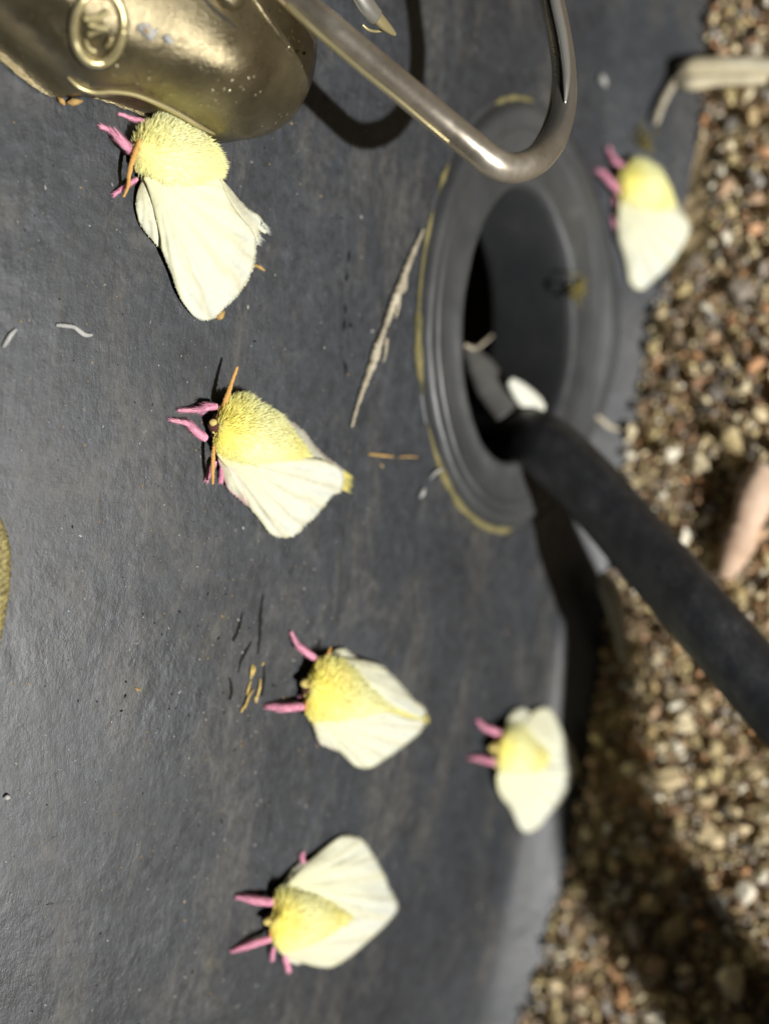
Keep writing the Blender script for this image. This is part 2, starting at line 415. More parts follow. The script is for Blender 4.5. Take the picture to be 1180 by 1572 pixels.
for f, h in prof:
    q = oval(f, h * .66 if h > 0 else h)
    if .0 < f < 1.0:
        for i in range(NA):
            a = 2 * math.pi * i / NA; q[i, 1] -= .030 * noise.noise((math.cos(a) * 2.2, math.sin(a) * 2.2, f * 3)) + .012 * noise.noise((math.cos(a) * 9, math.sin(a) * 9, f * 9))
    rows.append(q)
for d_, sh in ((-.4, .02), (-1.0, .03), (-1.55, .04), (-1.7, .03), (-1.72, -.1), (-1.5, -.3)):
    rows.append(oval(-sh - .02, d_))
V, F = loft(rows, True)
collar = obj('collar', V, F, m_collar, wall)
# dirt packed in the crease around the collar (fades out in places)
P = []; R = []
fr = oval(.992, .015)
parts = []
seg = []
for i in range(NA * 2):
    g = i / 2; a = fr[int(g) % NA] * (1 - g % 1) + fr[(int(g) + 1) % NA] * (g % 1)
    w = .055 + .085 * noise.noise((g * .10, 3.1, 0)) + .05 * noise.noise((g * .45, 7.7, 0))
    ang = 2 * math.pi * g / NA
    if math.sin(ang) < -.15: w *= .3
    if math.cos(ang) > .55: w *= .7
    if -.1 < math.cos(ang) < .4: w *= .55                       # the lower side is nearly clean
    if w > .028: seg.append((a, w))
    else:
        if len(seg) > 4: parts.append(tube([s[0] for s in seg], [s[1] * (.25 + .75 * min(1, min(k, len(seg) - 1 - k) / 4)) for k, s in enumerate(seg)], 7, .35, (0, 1, 0), .14))
        seg = []
if len(seg) > 4: parts.append(tube([s[0] for s in seg], [s[1] for s in seg], 7, .35, (0, 1, 0), .14))
V, F = join(parts); kind(obj('dirt_seam', V, F, m_dirt, wall), 'stuff')

# ------------------------------------------------------------------ cable
path = [(9, 5.5, 3.2)]
path = [tuple(unp(700, 640, -3.2)), tuple(unp(752, 668, -1.3))] + [tuple(unp(*p)) for p in [(800, 672, -.25), (840, 688, .45), (893, 737, 1.15), (940, 789, 1.75), (985, 842, 2.35), (1035, 899, 3.0), (1086, 960, 3.65)]] + [(-2.36, -4.66, 2.93), (-3.45, -5.85, 2.75)] + [tuple(ung(*p) - SUN * t) for p, t in (((905, 1165), 7.6), ((955, 1262), 8.6), ((1020, 1362), 9.6), ((1100, 1462), 11), ((1185, 1555), 12.5), ((1275, 1640), 15), ((1330, 1790), 19), ((1230, 1830), 20), ((1150, 1690), 17.5), ((1070, 1550), 15.5), ((990, 1440), 14), ((935, 1345), 14.5), ((905, 1250), 17.5))]  # last points: unseen return loop, added to broaden the cable's gravel shadow
P = catmull(path, 240)
V, F = tube(P, .535, 28)
tag(obj('power_cable', V, F, m_cable, base=P[20]), 'thick black rubber cable bending out of the oval hole towards the gravel', 'cable')

# ------------------------------------------------------------------ brass clip and its wire hook
def hs(pts, h): return [(x, y, h) if True else None for x, y in pts]
clip_base = unp(200, 60, 0)
clip = thing('metal_clip', 'olive brass snap clip with an oval emblem lying against the black wall', 'snap clip', clip_base)
out = [(-190, -120, .75), (-120, -60, .75), (-40, -12, .75), (20, 38, .75), (80, 92, .75), (118, 128, .75), (140, 138, .75), (170, 138, .72), (205, 142, .70), (240, 155, .66), (275, 172, .6), (305, 190, .55), (335, 205, .5), (370, 214, .5), (405, 208, .55), (440, 190, .6), (464, 160, .7), (478, 128, .8), (485, 95, .9), (486, 60, 1.0), (470, 25, 1.1), (445, -15, 1.2), (400, -70, 1.2), (330, -140, 1.2), (200, -210, 1.0), (20, -220, .8)]
Vp, h, T, dome = fill(out, 8, 1.05, .55)
for i in range(len(Vp)):                                        # shallow hollow along the spine and a swelling in the lobe
    x, y = Vp[i]
    dl = math.hypot((x - 385) / 85, (y - 120) / 75); h[i] += .28 * math.exp(-dl * dl) * dome[i]
    dn = ((x - 255) * .62 + (y - 95) * -.78 + 55) / 26; h[i] -= .10 * math.exp(-dn * dn) * dome[i]
V, F = slab(Vp, h, T, bottom=np.full(len(h), .06))
body = obj('clip_body', V, F, m_brass, clip)
def clip_h(x, y):
    i = np.argsort((Vp[:, 0] - x) ** 2 + (Vp[:, 1] - y) ** 2)[:4]; w = 1 / (((Vp[i] - (x, y)) ** 2).sum(1) + 1); return float((h[i] * w).sum() / w.sum())
def on_clip(pts, dh=0.0): return [(x, y, clip_h(x, y) + dh) for x, y in pts]
V, F = tube_px([(p[0], p[1], p[2]) for p in [(104, 118, .74), (122, 134, .76), (145, 142, .76), (172, 141, .74), (205, 145, .72), (240, 158, .68), (275, 175, .62), (305, 193, .57), (330, 206, .5)]], [4, 7, 8, 8, 8, 9, 9, 8, 3], 8, 10)
obj('rim_edge', V, F, m_gilt, clip)
g = np.linspace(0, 2 * math.pi, 40)
def ell(cx, cy, a, b_, rot=.08): return [(cx + a * math.cos(t) * math.cos(rot) - b_ * math.sin(t) * math.sin(rot), cy + a * math.cos(t) * math.sin(rot) + b_ * math.sin(t) * math.cos(rot)) for t in g]
em = obj('emblem_ring', *tube_px(on_clip(ell(152, 42, 38, 56), .05), [15] * 41, 8, 4), m_gilt, clip)
obj('emblem_groove', *tube_px(on_clip(ell(151, 43, 45, 63), .0), [6] * 41, 6, 4), m_slot, em)
obj('emblem_mark', *join([tube_px(on_clip(p, .075), [1.15 * q for q in w], 8, 10) for p, w in (
    ([(130, 29), (150, 25), (167, 18)], [9, 6, 10]), ([(167, 18), (150, 31), (136, 37)], [9, 4, 6]), ([(136, 38), (152, 42), (166, 44)], [6, 6, 7]), ([(166, 45), (150, 49), (137, 53)], [6, 4, 9]), ([(172, 58), (168, 68), (162, 72)], [7, 8, 3]), ([(132, 62), (137, 74), (148, 80)], [3, 5, 3]))]), m_gilt, em)
obj('spine_ridge', *tube_px(on_clip([(385, -8), (405, 22), (425, 50), (443, 72), (458, 92)], .0), [9, 9, 8, 7, 2], 8, 10), m_brass, clip)
obj('slot', *tube_px(on_clip([(300, -14), (318, 4), (342, 26), (366, 45)], .0), [5, 5, 5, 2], 8, 10), m_slot, clip)
pv = unp(350, -8, clip_h(350, -8)); Vv = []; 
V, F = tube([pv + np.array((0, .1, 0)), pv, pv + np.array((0, -.10, 0)), pv + np.array((0, -.16, 0))], [.21, .21, .20, .15], 24, 1, (0, 0, 1))
obj('pivot_rivet', V, F, m_brass, clip)
for x, y, r in ((456, 80, 6), (467, 82, 5)):
    p = unp(x, y, clip_h(x, y)); V, F = tube([p + np.array((0, .03, 0)), p + np.array((0, -.03, 0))], [r / 200, r / 260], 12, 1, (0, 0, 1)); obj('rivet', V, F, m_brass, clip)
# hook wire: shaft, bend and return arm
hp = [(395, -55, 1.9), (450, -5, 2.2), (505, 42, 2.5), (560, 88, 2.75), (620, 138, 3.0), (680, 188, 3.25), (722, 222, 3.4), (760, 251, 3.5), (790, 258, 3.52), (822, 246, 3.52), (846, 218, 3.5), (861, 180, 3.47), (866, 140, 3.45), (864, 95, 3.4), (857, 50, 3.36), (847, 5, 3.3), (832, -50, 3.2), (805, -105, 3.1), (760, -140, 2.9)]
hw = [.86 * q for q in [50, 50, 54, 55, 55, 55, 55, 55, 54, 52, 50, 46, 44, 43, 43, 44, 46, 46, 40]]
hook = thing('wire_hook', 'polished brown metal wire hook curving out from the brass clip', 'hook', unp(500, 40, 2.5))
V, F = tube_px(hp, hw, 24, 12)
nr = (len(V) - 2) // 24; dull_to_dark = np.clip(1 - (np.arange(nr) / nr - .47) / .14, .18, 1)  # full on the dull shaft, low where the arm's dark reflection is painted
obj('hook_wire', V, F, m_hook, hook, col=np.repeat(np.r_[np.repeat(dull_to_dark, 24), 1, .1][:, None], 3, axis=1))
# thin gilt bead down the inner side of the wire, and the bright inner lip of the return arm
obj('seam_bead', *tube_px([(440, 6, 2.35), (470, 35, 2.5), (505, 66, 2.65), (560, 112, 2.9), (610, 152, 3.1), (655, 190, 3.25), (690, 219, 3.35)], [8, 10, 8, 6, 6, 5, 2], 8, 12), m_gilt, hook)
obj('inner_lip', *tube_px([(838, 8, 3.18), (848, 45, 3.23), (852, 90, 3.28), (851, 130, 3.33), (844, 170, 3.36), (830, 205, 3.38), (810, 232, 3.38)], [13, 14, 13, 11, 9, 7, 3], 10, 12), m_gilt, hook)
obj('painted_highlight', *tube_px([(845, -30, 3.40), (853, 8, 3.46), (862, 50, 3.52), (868, 95, 3.57), (869, 130, 3.60), (867, 158, 3.60)], [16, 17, 17, 15, 11, 3], 10, 14, .5), m_tongue, hook)  # pale strip laid along the arm in place of the torch's reflection
# gate tongue with gilt tip beside the shaft
tg = thing('gate_tongue', 'short shiny metal tongue with golden tip above the hook shaft', 'clip gate', unp(580, 20, 1.8))
obj('tongue', *tube_px([(520, -60, 1.9), (545, -20, 1.9), (562, 8, 1.85), (578, 26, 1.8)], [34, 34, 32, 26], 14, 12, .7), m_tongue, tg)
obj('tongue_tip', *tube_px([(575, 22, 1.8), (588, 36, 1.75), (600, 47, 1.7), (607, 53, 1.68)], [25, 22, 14, 5], 12, 10, .6), m_gilt, tg)
obj('tongue_loop', *tube_px([(556, 38, 1.6), (566, 46, 1.6), (580, 48, 1.6), (594, 44, 1.65)], [5, 5, 5, 4], 8, 10), m_gilt, tg)

# ------------------------------------------------------------------ moths
def lerp(a, b_, t): return np.asarray(a) * (1 - t)[..., None] + np.asarray(b_) * t[..., None]
def zt(z, pts, h=None):
    x0_, y0_, s = z
    return [(x0_ + p[0] / s, y0_ + p[1] / s) + ((p[2],) if len(p) > 2 else ((h,) if h is not None else ())) for p in pts]
CREAM, WHITE, YEL, LEM, PINK, PPINK = (.71, .68, .41), (.645, .665, .585), (.90, .77, .15), (.93, .91, .54), (.78, .33, .47), (.78, .45, .48)
def moth(label, z, body, wings, legs, antennae, palps, head, bulge=.36, fur=6500, sat=1.0, vein=.010, extra_tufts=(), step=3.3):
    bpts = zt(z, body); hd0 = np.array(zt(z, [head])[0][:2]); Lb = max(np.hypot(p[0] - hd0[0], p[1] - hd0[1]) for p in bpts)
    bpts = [(p[0], p[1], max(.06, p[2] - .05 * min(1, max(0, (np.hypot(p[0] - hd0[0], p[1] - hd0[1]) / Lb - .25) * 4)))) for p in bpts]
    c = np.mean([p[:2] for p in bpts], 0)
    mo = thing('moth', label, 'moth', unp(c[0], c[1], 0), 'moths resting on the black wall')
    # ---- body: one continuous furred mass; pigment deepest in the collar behind the head
    Vb, hb, T, dome = fill(bpts, step, bulge * .74, .55)
    V, F = slab(Vb, hb, T, bottom=np.maximum(.03, hb - .04 - .16 * dome))
    fur = int(fur * .62)
    hd = np.array(zt(z, [head])[0][:2]); L = np.max(np.linalg.norm(Vb - hd, axis=1))
    def pigment(P2):
        t = np.linalg.norm(P2 - hd, axis=1) / L
        k = np.clip(np.interp(t, [0, .12, .30, .45, .62, .8, 1], [.75, .95, .62, .18, .22, .55, .40]), 0, 1) * sat
        cc = lerp(LEM, YEL, k); w = np.array([noise.noise((p[0] * .06, p[1] * .06, 1)) for p in P2]); return cc * (1 + .10 * w[:, None])
    cb = pigment(Vb)
    obj('body', V, F, m_fur, mo, col=np.concatenate([cb, cb * .9]))
    # ---- fur: fine tapering hairs combed from head to tail
    nt = len(T); P3 = V[:len(Vb)]; A = np.array([np.linalg.norm(np.cross(P3[t[1]] - P3[t[0]], P3[t[2]] - P3[t[0]])) for t in T])
    ii = rng.choice(nt, fur, p=A / A.sum()); Tn = np.array(T)[ii]; u = rng.random(fur); v_ = rng.random(fur); fl = u + v_ > 1; u[fl] = 1 - u[fl]; v_[fl] = 1 - v_[fl]
    Q = P3[Tn[:, 0]] * (1 - u - v_)[:, None] + P3[Tn[:, 1]] * u[:, None] + P3[Tn[:, 2]] * v_[:, None]
    Q2 = Vb[Tn[:, 0]] * (1 - u - v_)[:, None] + Vb[Tn[:, 1]] * u[:, None] + Vb[Tn[:, 2]] * v_[:, None]
    N = np.cross(P3[Tn[:, 1]] - P3[Tn[:, 0]], P3[Tn[:, 2]] - P3[Tn[:, 0]]); N /= np.linalg.norm(N, axis=1, keepdims=True); N[(N @ FWD) > 0] *= -1
    h3 = unp(hd[0], hd[1], .3); comb = Q - h3; comb /= np.linalg.norm(comb, axis=1, keepdims=True)
    D = comb * 1.0 + N * .07 + rng.normal(0, .12, (fur, 3)); D /= np.linalg.norm(D, axis=1, keepdims=True)
    sc = DIST / 1.0; ln = .045 + .085 * rng.random(fur) ** 1.5
    side = np.cross(D, FWD); side /= np.linalg.norm(side, axis=1, keepdims=True)
    w = .0042
    Vf = np.empty((fur * 4, 3)); mid = Q + D * (ln * .5)[:, None]
    Vf[0::4] = Q - side * w; Vf[1::4] = Q + side * w; Vf[2::4] = mid + side * w * .8 + N * .004; Vf[3::4] = Q + D * ln[:, None] - N * (.04 * ln)[:, None]
    Ff = []
    SN = N * .38 + D * .08 + np.array((-.16, -.70, .18))
    G = np.einsum('ij,ij->i', np.cross(Vf[1::4] - Vf[0::4], Vf[3::4] - Vf[0::4]), SN)
    for i in range(fur):
        k = 4 * i; Ff += [(k, k + 1, k + 2), (k, k + 2, k + 3)] if G[i] > 0 else [(k, k + 2, k + 1), (k, k + 3, k + 2)]
    cf = pigment(Q2) * (1 + rng.normal(0, .07, fur))[:, None]
    fo = kind(obj('fur', Vf, Ff, m_hair, mo, col=np.clip(np.repeat(cf, 4, axis=0), 0, .88)), 'stuff')
    fo.data.normals_split_custom_set_from_vertices(np.repeat(SN, 4, axis=0).tolist())
    # ---- wings: thin solid sheets with raised veins fanning from the root
    for nm, pts, root, opt in wings:
        o = dict(bulge=.05, thick=.018, tint=0.0, pink=0.0, nv=9); o.update(opt)
        Vw, hw_, T, dome = fill(zt(z, pts), step, o['bulge'], .7)
        r = np.array(zt(z, [root])[0][:2]); d = Vw - r; rad = np.linalg.norm(d, axis=1); rad /= rad.max(); ang = np.arctan2(d[:, 1], d[:, 0])
        a0 = np.arctan2(np.mean(d[:, 1]), np.mean(d[:, 0])); ang = (ang - a0 + np.pi) % (2 * np.pi) - np.pi
        rip = np.array([noise.noise((p[0] * .035, p[1] * .035, 5)) for p in Vw]); rip2 = np.array([noise.noise((a * 16, q * 1.6, 2)) for a, q in zip(ang, rad)])
        vv = np.exp(-(1 - np.cos(ang * o['nv'] * 3.2 + rip * .9 + .4 * rip2)) / .22); rip3 = np.array([noise.noise((p[0] * .16, p[1] * .16, 8)) for p in Vw])
        fade = np.clip(rad * 2.2, .15, 1) * np.clip(dome * 2.5, .25, 1)
        hw_ = hw_ + (vein * 1.5 * vv + vein * 2.4 * rip2 + vein * .5 * rip3 + .04 * rip) * fade
        V, F = slab(Vw, hw_, T, thick=o['thick'])
        k = np.clip((1 - rad) * .8 + .35 * np.clip(1 - dome * 4, 0, 1) + .30 * rip2 + .16 * vv * np.clip(rad * 2, 0, 1), 0, 1)
        cw = lerp(WHITE, CREAM, k); cw = lerp(cw, (.56, .53, .38), np.clip(vv * .75 * np.clip(rad * 1.6, .2, 1), 0, 1)); cw = cw * (1 + .10 * rip3[:, None] + .10 * rip2[:, None]); cw = lerp(cw, LEM, np.full(len(k), o['tint']) * np.clip(1 - rad, 0, 1))
        if o['pink']: cw = lerp(cw, PPINK, np.clip(1 - dome * 1.6, 0, 1) * o['pink'])
        cen = Vw.mean(0); hv = []; hf = []; hc = []
        for a, b_ in open_edges(T):
            if rad[a] < .42: continue
            ev = Vw[b_] - Vw[a]; nv_ = np.array((-ev[1], ev[0])); nv_ /= np.linalg.norm(nv_) + 1e-9
            if nv_ @ (Vw[a] - cen) < 0: nv_ = -nv_
            for q in range(3):
                f = rng.random(); p2 = Vw[a] + ev * f - nv_ * .8; dd = nv_ * .8 + d[a] / (np.linalg.norm(d[a]) + 1e-9) * .5 + rng.normal(0, .15, 2); lq = (.8 + 2.2 * rng.random()) * (4.2 / z[2]) ** .5
                sd2 = np.array((-dd[1], dd[0])) * .65; k0 = len(hv); hh = hw_[a] - .006
                hv += [(p2[0] - sd2[0], p2[1] - sd2[1], hh), (p2[0] + sd2[0], p2[1] + sd2[1], hh), (p2[0] + dd[0] * lq, p2[1] + dd[1] * lq, max(hh - .01, .02))]
                hf.append((k0, k0 + 2, k0 + 1)); hc += [cw[a]] * 3
        if hv:
            hv = np.array(hv); hv = unp(hv[:, 0], hv[:, 1], hv[:, 2])
            V, F = join([(V, F), (np.array(hv), hf)]); obj(nm, V, F, m_wing, mo, col=np.concatenate([cw, cw, np.array(hc)]))
        else: obj(nm, V, F, m_wing, mo, col=np.concatenate([cw, cw]))
    # ---- legs with a felt of pink hair
    for pts, ws in legs:
        pp = zt(z, pts); ww = [w_ / z[2] for w_ in ws]
        Pc = catmull(pp, 16); wc = np.interp(np.linspace(0, len(ww) - 1, 16), range(len(ww)), ww); X = unp(Pc[:, 0], Pc[:, 1], Pc[:, 2]); Rr = wc * .36 * np.array([depth(x) for x in X]) / FPX
        V, F = tube(X, Rr * .9, 9, .75, None, .05)
        tt = np.repeat(np.linspace(0, 1, 16), 9); tt = np.r_[tt, 0, 1]
        lc = lerp(PINK, (.80, .42, .46), tt)
        hv = []; hf = []
        for q in range(520):
            i = rng.integers(0, 15); f = rng.random(); p = X[i] * (1 - f) + X[i + 1] * f; t = X[i + 1] - X[i]; t /= np.linalg.norm(t)
            e = np.cross(t, rng.normal(size=3)); e /= np.linalg.norm(e); p = p + e * Rr[i] * .8; tip = p + (e * .35 + t * .9) * (.05 + .75 * Rr[i]) * (.5 + .8 * rng.random()); sd_ = np.cross(t, e) * .004
            k = len(hv); hv += [p - sd_, p + sd_, tip]; hf.append((k, k + 1, k + 2))
        Va, Fa = join([(V, F), (np.array(hv), hf)])
        obj('leg', Va, Fa, m_pink, mo, col=np.concatenate([lc, np.repeat(np.array(PINK)[None] * (1 + rng.normal(0, .10, len(hv) // 3))[:, None] + np.abs(rng.normal(0, .05, (len(hv) // 3, 1))), 3, axis=0)]))
    for pts, ws in antennae:
        V, F = tube_px(zt(z, pts), [w_ / z[2] for w_ in ws], 8, 26, .5, jitter=.16); obj('antenna', V, F, m_orange, mo)
    for x, y, w_, hh in palps:
        p = zt(z, [(x, y)])[0]; q = unp(p[0], p[1], hh); r = w_ / z[2] * .5 * depth(q) / FPX
        V, F = tube([q + np.array((0, 0, -.9 * r)), q + np.array((0, -.1 * r, -.3 * r)), q + np.array((0, 0, .4 * r)), q + np.array((0, .1 * r, r))], [r * .6, r, r * .9, r * .4], 9, 1, None, .15)
        obj('palp', V, F, m_fur, mo, col=np.tile(np.array((.62, .50, .16)), (len(V), 1)))
    # ---- head tucked under the furry collar, with its two eyes
    p = unp(hd[0], hd[1], .20); bc = unp(c[0], c[1], .24); ax = p - bc; ax /= np.linalg.norm(ax); r = .155
    V, F = tube([p - ax * .22, p - ax * .10, p, p + ax * .08, p + ax * .13], [r * .8, r, r * .95, r * .65, r * .25], 14, 1, None, .03)
    hdo = obj('head', V, F, m_head, mo)
    sdv = np.cross(ax, (0, 1, 0)); sdv /= np.linalg.norm(sdv)
    for sg in (-1, 1):
        q = p + sdv * sg * r * .85 + ax * .02; e = .06
        V, F = tube([q - sdv * sg * e, q - sdv * sg * e * .3, q + sdv * sg * e * .4, q + sdv * sg * e * .9], [e * .6, e, e * .9, e * .3], 10); obj('eye', V, F, m_eye, hdo)
    # ---- fringe tufts (tail hair)
    for pts, direction, ln_, c_t, cnt in extra_tufts:
        pp = zt(z, pts); hv = []; hf = []; cc = []
        dv = np.array(direction, float) / np.hypot(*direction)
        for q in range(cnt):
            f = rng.random() * (len(pp) - 1); i = int(f); f -= i
            a = np.array(pp[i]) * (1 - f) + np.array(pp[i + 1]) * f
            e = dv + rng.normal(0, .16, 2); lq = ln_ / z[2] * (.35 + .85 * rng.random()); wq = .8
            a[:2] += rng.normal(0, 1.5, 2); hh = a[2] + rng.normal(0, .03)
            k = len(hv); sx, sy = -e[1] * wq, e[0] * wq
            hv += [unp(a[0] - sx, a[1] - sy, hh), unp(a[0] + sx, a[1] + sy, hh), unp(a[0] + e[0] * lq, a[1] + e[1] * lq, max(hh - .06, .05))]; hf.append((k, k + 1, k + 2)); cc += [np.array(c_t) * (1 + rng.normal(0, .06))] * 3
        kind(obj('tail_tuft', hv, hf, m_hair, mo, smooth=False, col=np.clip(cc, 0, .86)), 'stuff')
    return mo

z1_ = (140, 160, 4.214)
moth('large cream moth tucked under the brass clip, topmost on the left', z1_,
     [(300, 190, .3), (350, 130, .32), (440, 75, .35), (500, 60, .36), (590, 95, .36), (680, 140, .34), (725, 200, .33), (790, 260, .33), (840, 330, .33), (862, 400, .34), (840, 475, .40), (790, 510, .46), (640, 530, .5), (500, 530, .46), (420, 500, .38), (350, 450, .3), (300, 435, .26), (282, 350, .26), (288, 260, .28)],
     [('hindwing', [(335, 490, .20), (300, 580, .12), (295, 680, .10), (330, 790, .10), (400, 880, .10), (440, 922, .10), (480, 940, .12), (460, 800, .2), (410, 620, .24), (360, 490, .26)], (340, 480), dict(bulge=.02, nv=5)),
      ('forewing', [(840, 480, .30), (905, 550, .20), (1000, 665, .14), (1080, 718, .10), (1112, 762, .08), (1140, 822, .07), (1108, 828, .08), (1085, 800, .10), (1092, 868, .08), (1078, 892, .08), (1056, 860, .14), (960, 730, .26), (870, 610, .34), (820, 500, .36)], (830, 470), dict(bulge=.01, nv=5)),
      ('forewing', [(345, 470, .34), (362, 520, .32), (400, 640, .27), (450, 850, .22), (462, 945, .20), (520, 1090, .16), (560, 1210, .14), (610, 1300, .12), (670, 1372, .10), (740, 1396, .10), (800, 1376, .10), (880, 1300, .10), (960, 1220, .11), (1020, 1120, .13), (1056, 1020, .15), (1066, 900, .18), (1060, 850, .20), (1020, 785, .26), (960, 715, .34), (885, 600, .42), (845, 500, .48), (800, 470, .5), (640, 490, .52), (500, 490, .48), (420, 480, .40)], (400, 450), dict(bulge=.10, nv=8, tint=.35))],
     [([(420, 130, .3), (345, 112, .26), (290, 100, .18), (195, 65, .06)], [46, 42, 38, 18]), ([(290, 325, .3), (200, 240, .24), (140, 180, .14), (70, 145, .06)], [90, 95, 46, 30]), ([(300, 480, .2), (230, 530, .15), (155, 580, .06)], [42, 38, 30])],
     [([(320, 220, .42), (275, 340, .40), (248, 450, .34), (240, 530, .28), (210, 600, .22)], [26, 34, 30, 24, 14])],
     [(292, 235, 34, .3)], (310, 290), .38, 7000, .55, .012,
     [([(1100, 760, .09), (1135, 820, .08)], (1, .9), 40, WHITE, 50), ([(1085, 850, .09), (1070, 900, .09)], (1, .5), 36, WHITE, 30), ([(720, 190, .34), (860, 400, .36)], (1, .35), 40, LEM, 160), ([(560, 80, .36), (720, 190, .34)], (1, -.2), 36, WHITE, 120)])
z2_ = (240, 540, 3.6875)
moth('bright yellow and white moth with both orange antennae spread, second from the top', z2_,
     [(362, 335, .28), (378, 295, .3), (405, 270, .32), (440, 256, .33), (500, 248, .34), (560, 278, .35), (640, 325, .38), (700, 365, .38), (742, 422, .36), (805, 500, .34), (852, 562, .34), (895, 615, .34), (860, 625, .37), (700, 625, .44), (540, 640, .40), (450, 620, .32), (380, 600, .24), (342, 560, .22), (328, 520, .22), (340, 440, .24), (348, 380, .26)],
     [('forewing', [(495, 245, .30), (552, 241, .20), (602, 284, .16), (690, 344, .14), (772, 399, .12), (842, 460, .11), (892, 528, .11), (960, 598, .10), (1062, 672, .10), (1045, 705, .16), (890, 625, .33), (800, 500, .34), (740, 420, .36), (640, 340, .36), (560, 285, .33)], (520, 260), dict(bulge=.02, pink=.25, nv=6)),
      ('hindwing', [(352, 600, .2), (366, 660, .12), (382, 710, .10), (414, 782, .09), (460, 822, .09), (545, 890, .10), (500, 780, .2), (450, 690, .25), (385, 600, .26)], (360, 600), dict(bulge=.01, pink=.75, nv=4)),
      ('forewing', [(345, 575, .26), (385, 580, .28), (450, 595, .34), (540, 610, .40), (700, 600, .44), (890, 605, .38), (1000, 640, .30), (1052, 682, .24), (1058, 740, .16), (1040, 795, .12), (1000, 808, .11), (970, 842, .10), (900, 930, .09), (840, 982, .09), (780, 1038, .09), (700, 1048, .09), (640, 1020, .10), (580, 940, .11), (530, 880, .13), (480, 780, .17), (430, 690, .21), (372, 620, .24)], (380, 590), dict(bulge=.09, nv=9))],
     [([(345, 310, .24), (285, 312, .22), (250, 328, .16), (135, 332, .06)], [55, 78, 50, 20]), ([(285, 492, .24), (230, 455, .20), (180, 408, .13), (85, 387, .06)], [70, 78, 48, 28]), ([(335, 620, .18), (312, 665, .12), (288, 720, .05)], [34, 34, 26]), ([(372, 650, .12), (372, 690, .08), (366, 725, .04)], [40, 36, 26])],
     [([(380, 310, .36), (405, 240, .42), (435, 150, .46), (460, 85, .50)], [26, 30, 22, 14]), ([(326, 535, .34), (322, 600, .34), (320, 680, .30), (320, 750, .26)], [20, 26, 22, 14])],
     [(322, 400, 44, .26), (325, 455, 20, .24)], (345, 420), .36, 7000, 1.0, .011,
     [([(1040, 680, .14), (1060, 700, .14), (1055, 780, .10)], (1, .25), 50, (.86, .76, .24), 130)])
z3_ = (380, 950, 3.933)
moth('broad pale moth with pink forelegs wide apart, beside the golden scuff', z3_,
     [(368, 380, .26), (392, 320, .28), (420, 262, .30), (480, 246, .32), (560, 254, .34), (620, 295, .36), (680, 352, .36), (740, 412, .34), (800, 462, .30), (870, 514, .26), (960, 556, .20), (1070, 592, .14), (1077, 612, .12), (1040, 632, .14), (960, 612, .22), (860, 585, .32), (780, 580, .37), (680, 600, .40), (540, 612, .36), (430, 612, .28), (385, 615, .22), (352, 560, .2), (348, 500, .2), (362, 440, .24)],
     [('hindwing', [(488, 240, .2), (518, 196, .13), (570, 180, .10), (622, 208, .10), (668, 250, .14), (640, 290, .22), (550, 270, .24)], (500, 240), dict(bulge=.02, nv=4)),
      ('forewing', [(545, 248, .30), (640, 243, .22), (720, 253, .15), (800, 280, .12), (870, 340, .10), (930, 408, .09), (992, 480, .09), (1062, 540, .09), (1074, 588, .10), (1050, 600, .13), (960, 565, .20), (870, 525, .27), (800, 475, .30), (740, 425, .33), (680, 365, .34), (620, 305, .34)], (545, 255), dict(bulge=.05, nv=7)),
      ('hindwing', [(396, 620, .2), (410, 690, .11), (440, 755, .09), (490, 776, .09), (570, 800, .09), (540, 730, .2), (470, 650, .24), (415, 605, .25)], (400, 610), dict(bulge=.02, nv=4, pink=.15)),
      ('forewing', [(400, 598, .24), (430, 590, .27), (540, 590, .36), (680, 575, .40), (780, 558, .38), (860, 565, .33), (960, 600, .24), (1062, 622, .15), (1030, 690, .11), (970, 740, .10), (900, 795, .09), (820, 850, .08), (750, 894, .08), (700, 898, .08), (640, 880, .09), (590, 832, .10), (540, 785, .11), (500, 730, .15), (440, 655, .20)], (410, 600), dict(bulge=.09, nv=9))],
     [([(410, 240, .26), (345, 195, .22), (305, 160, .14), (268, 92, .06)], [66, 66, 40, 28]), ([(335, 528, .24), (235, 538, .18), (170, 535, .1), (115, 532, .06)], [72, 80, 55, 22]), ([(370, 462, .2), (345, 462, .16), (325, 468, .1)], [22, 20, 14])],
     [([(480, 235, .32), (490, 205, .32), (502, 172, .30)], [14, 20, 12]), ([(362, 490, .3), (352, 530, .28), (350, 560, .26)], [14, 16, 10])],
     [(343, 388, 55, .24)], (375, 420), .34, 6000, 1.0, .009, [([(1062, 590, .12), (1072, 615, .12)], (1, .2), 28, (.78, .68, .22), 60)])
z4_ = (340, 1260, 3.933)
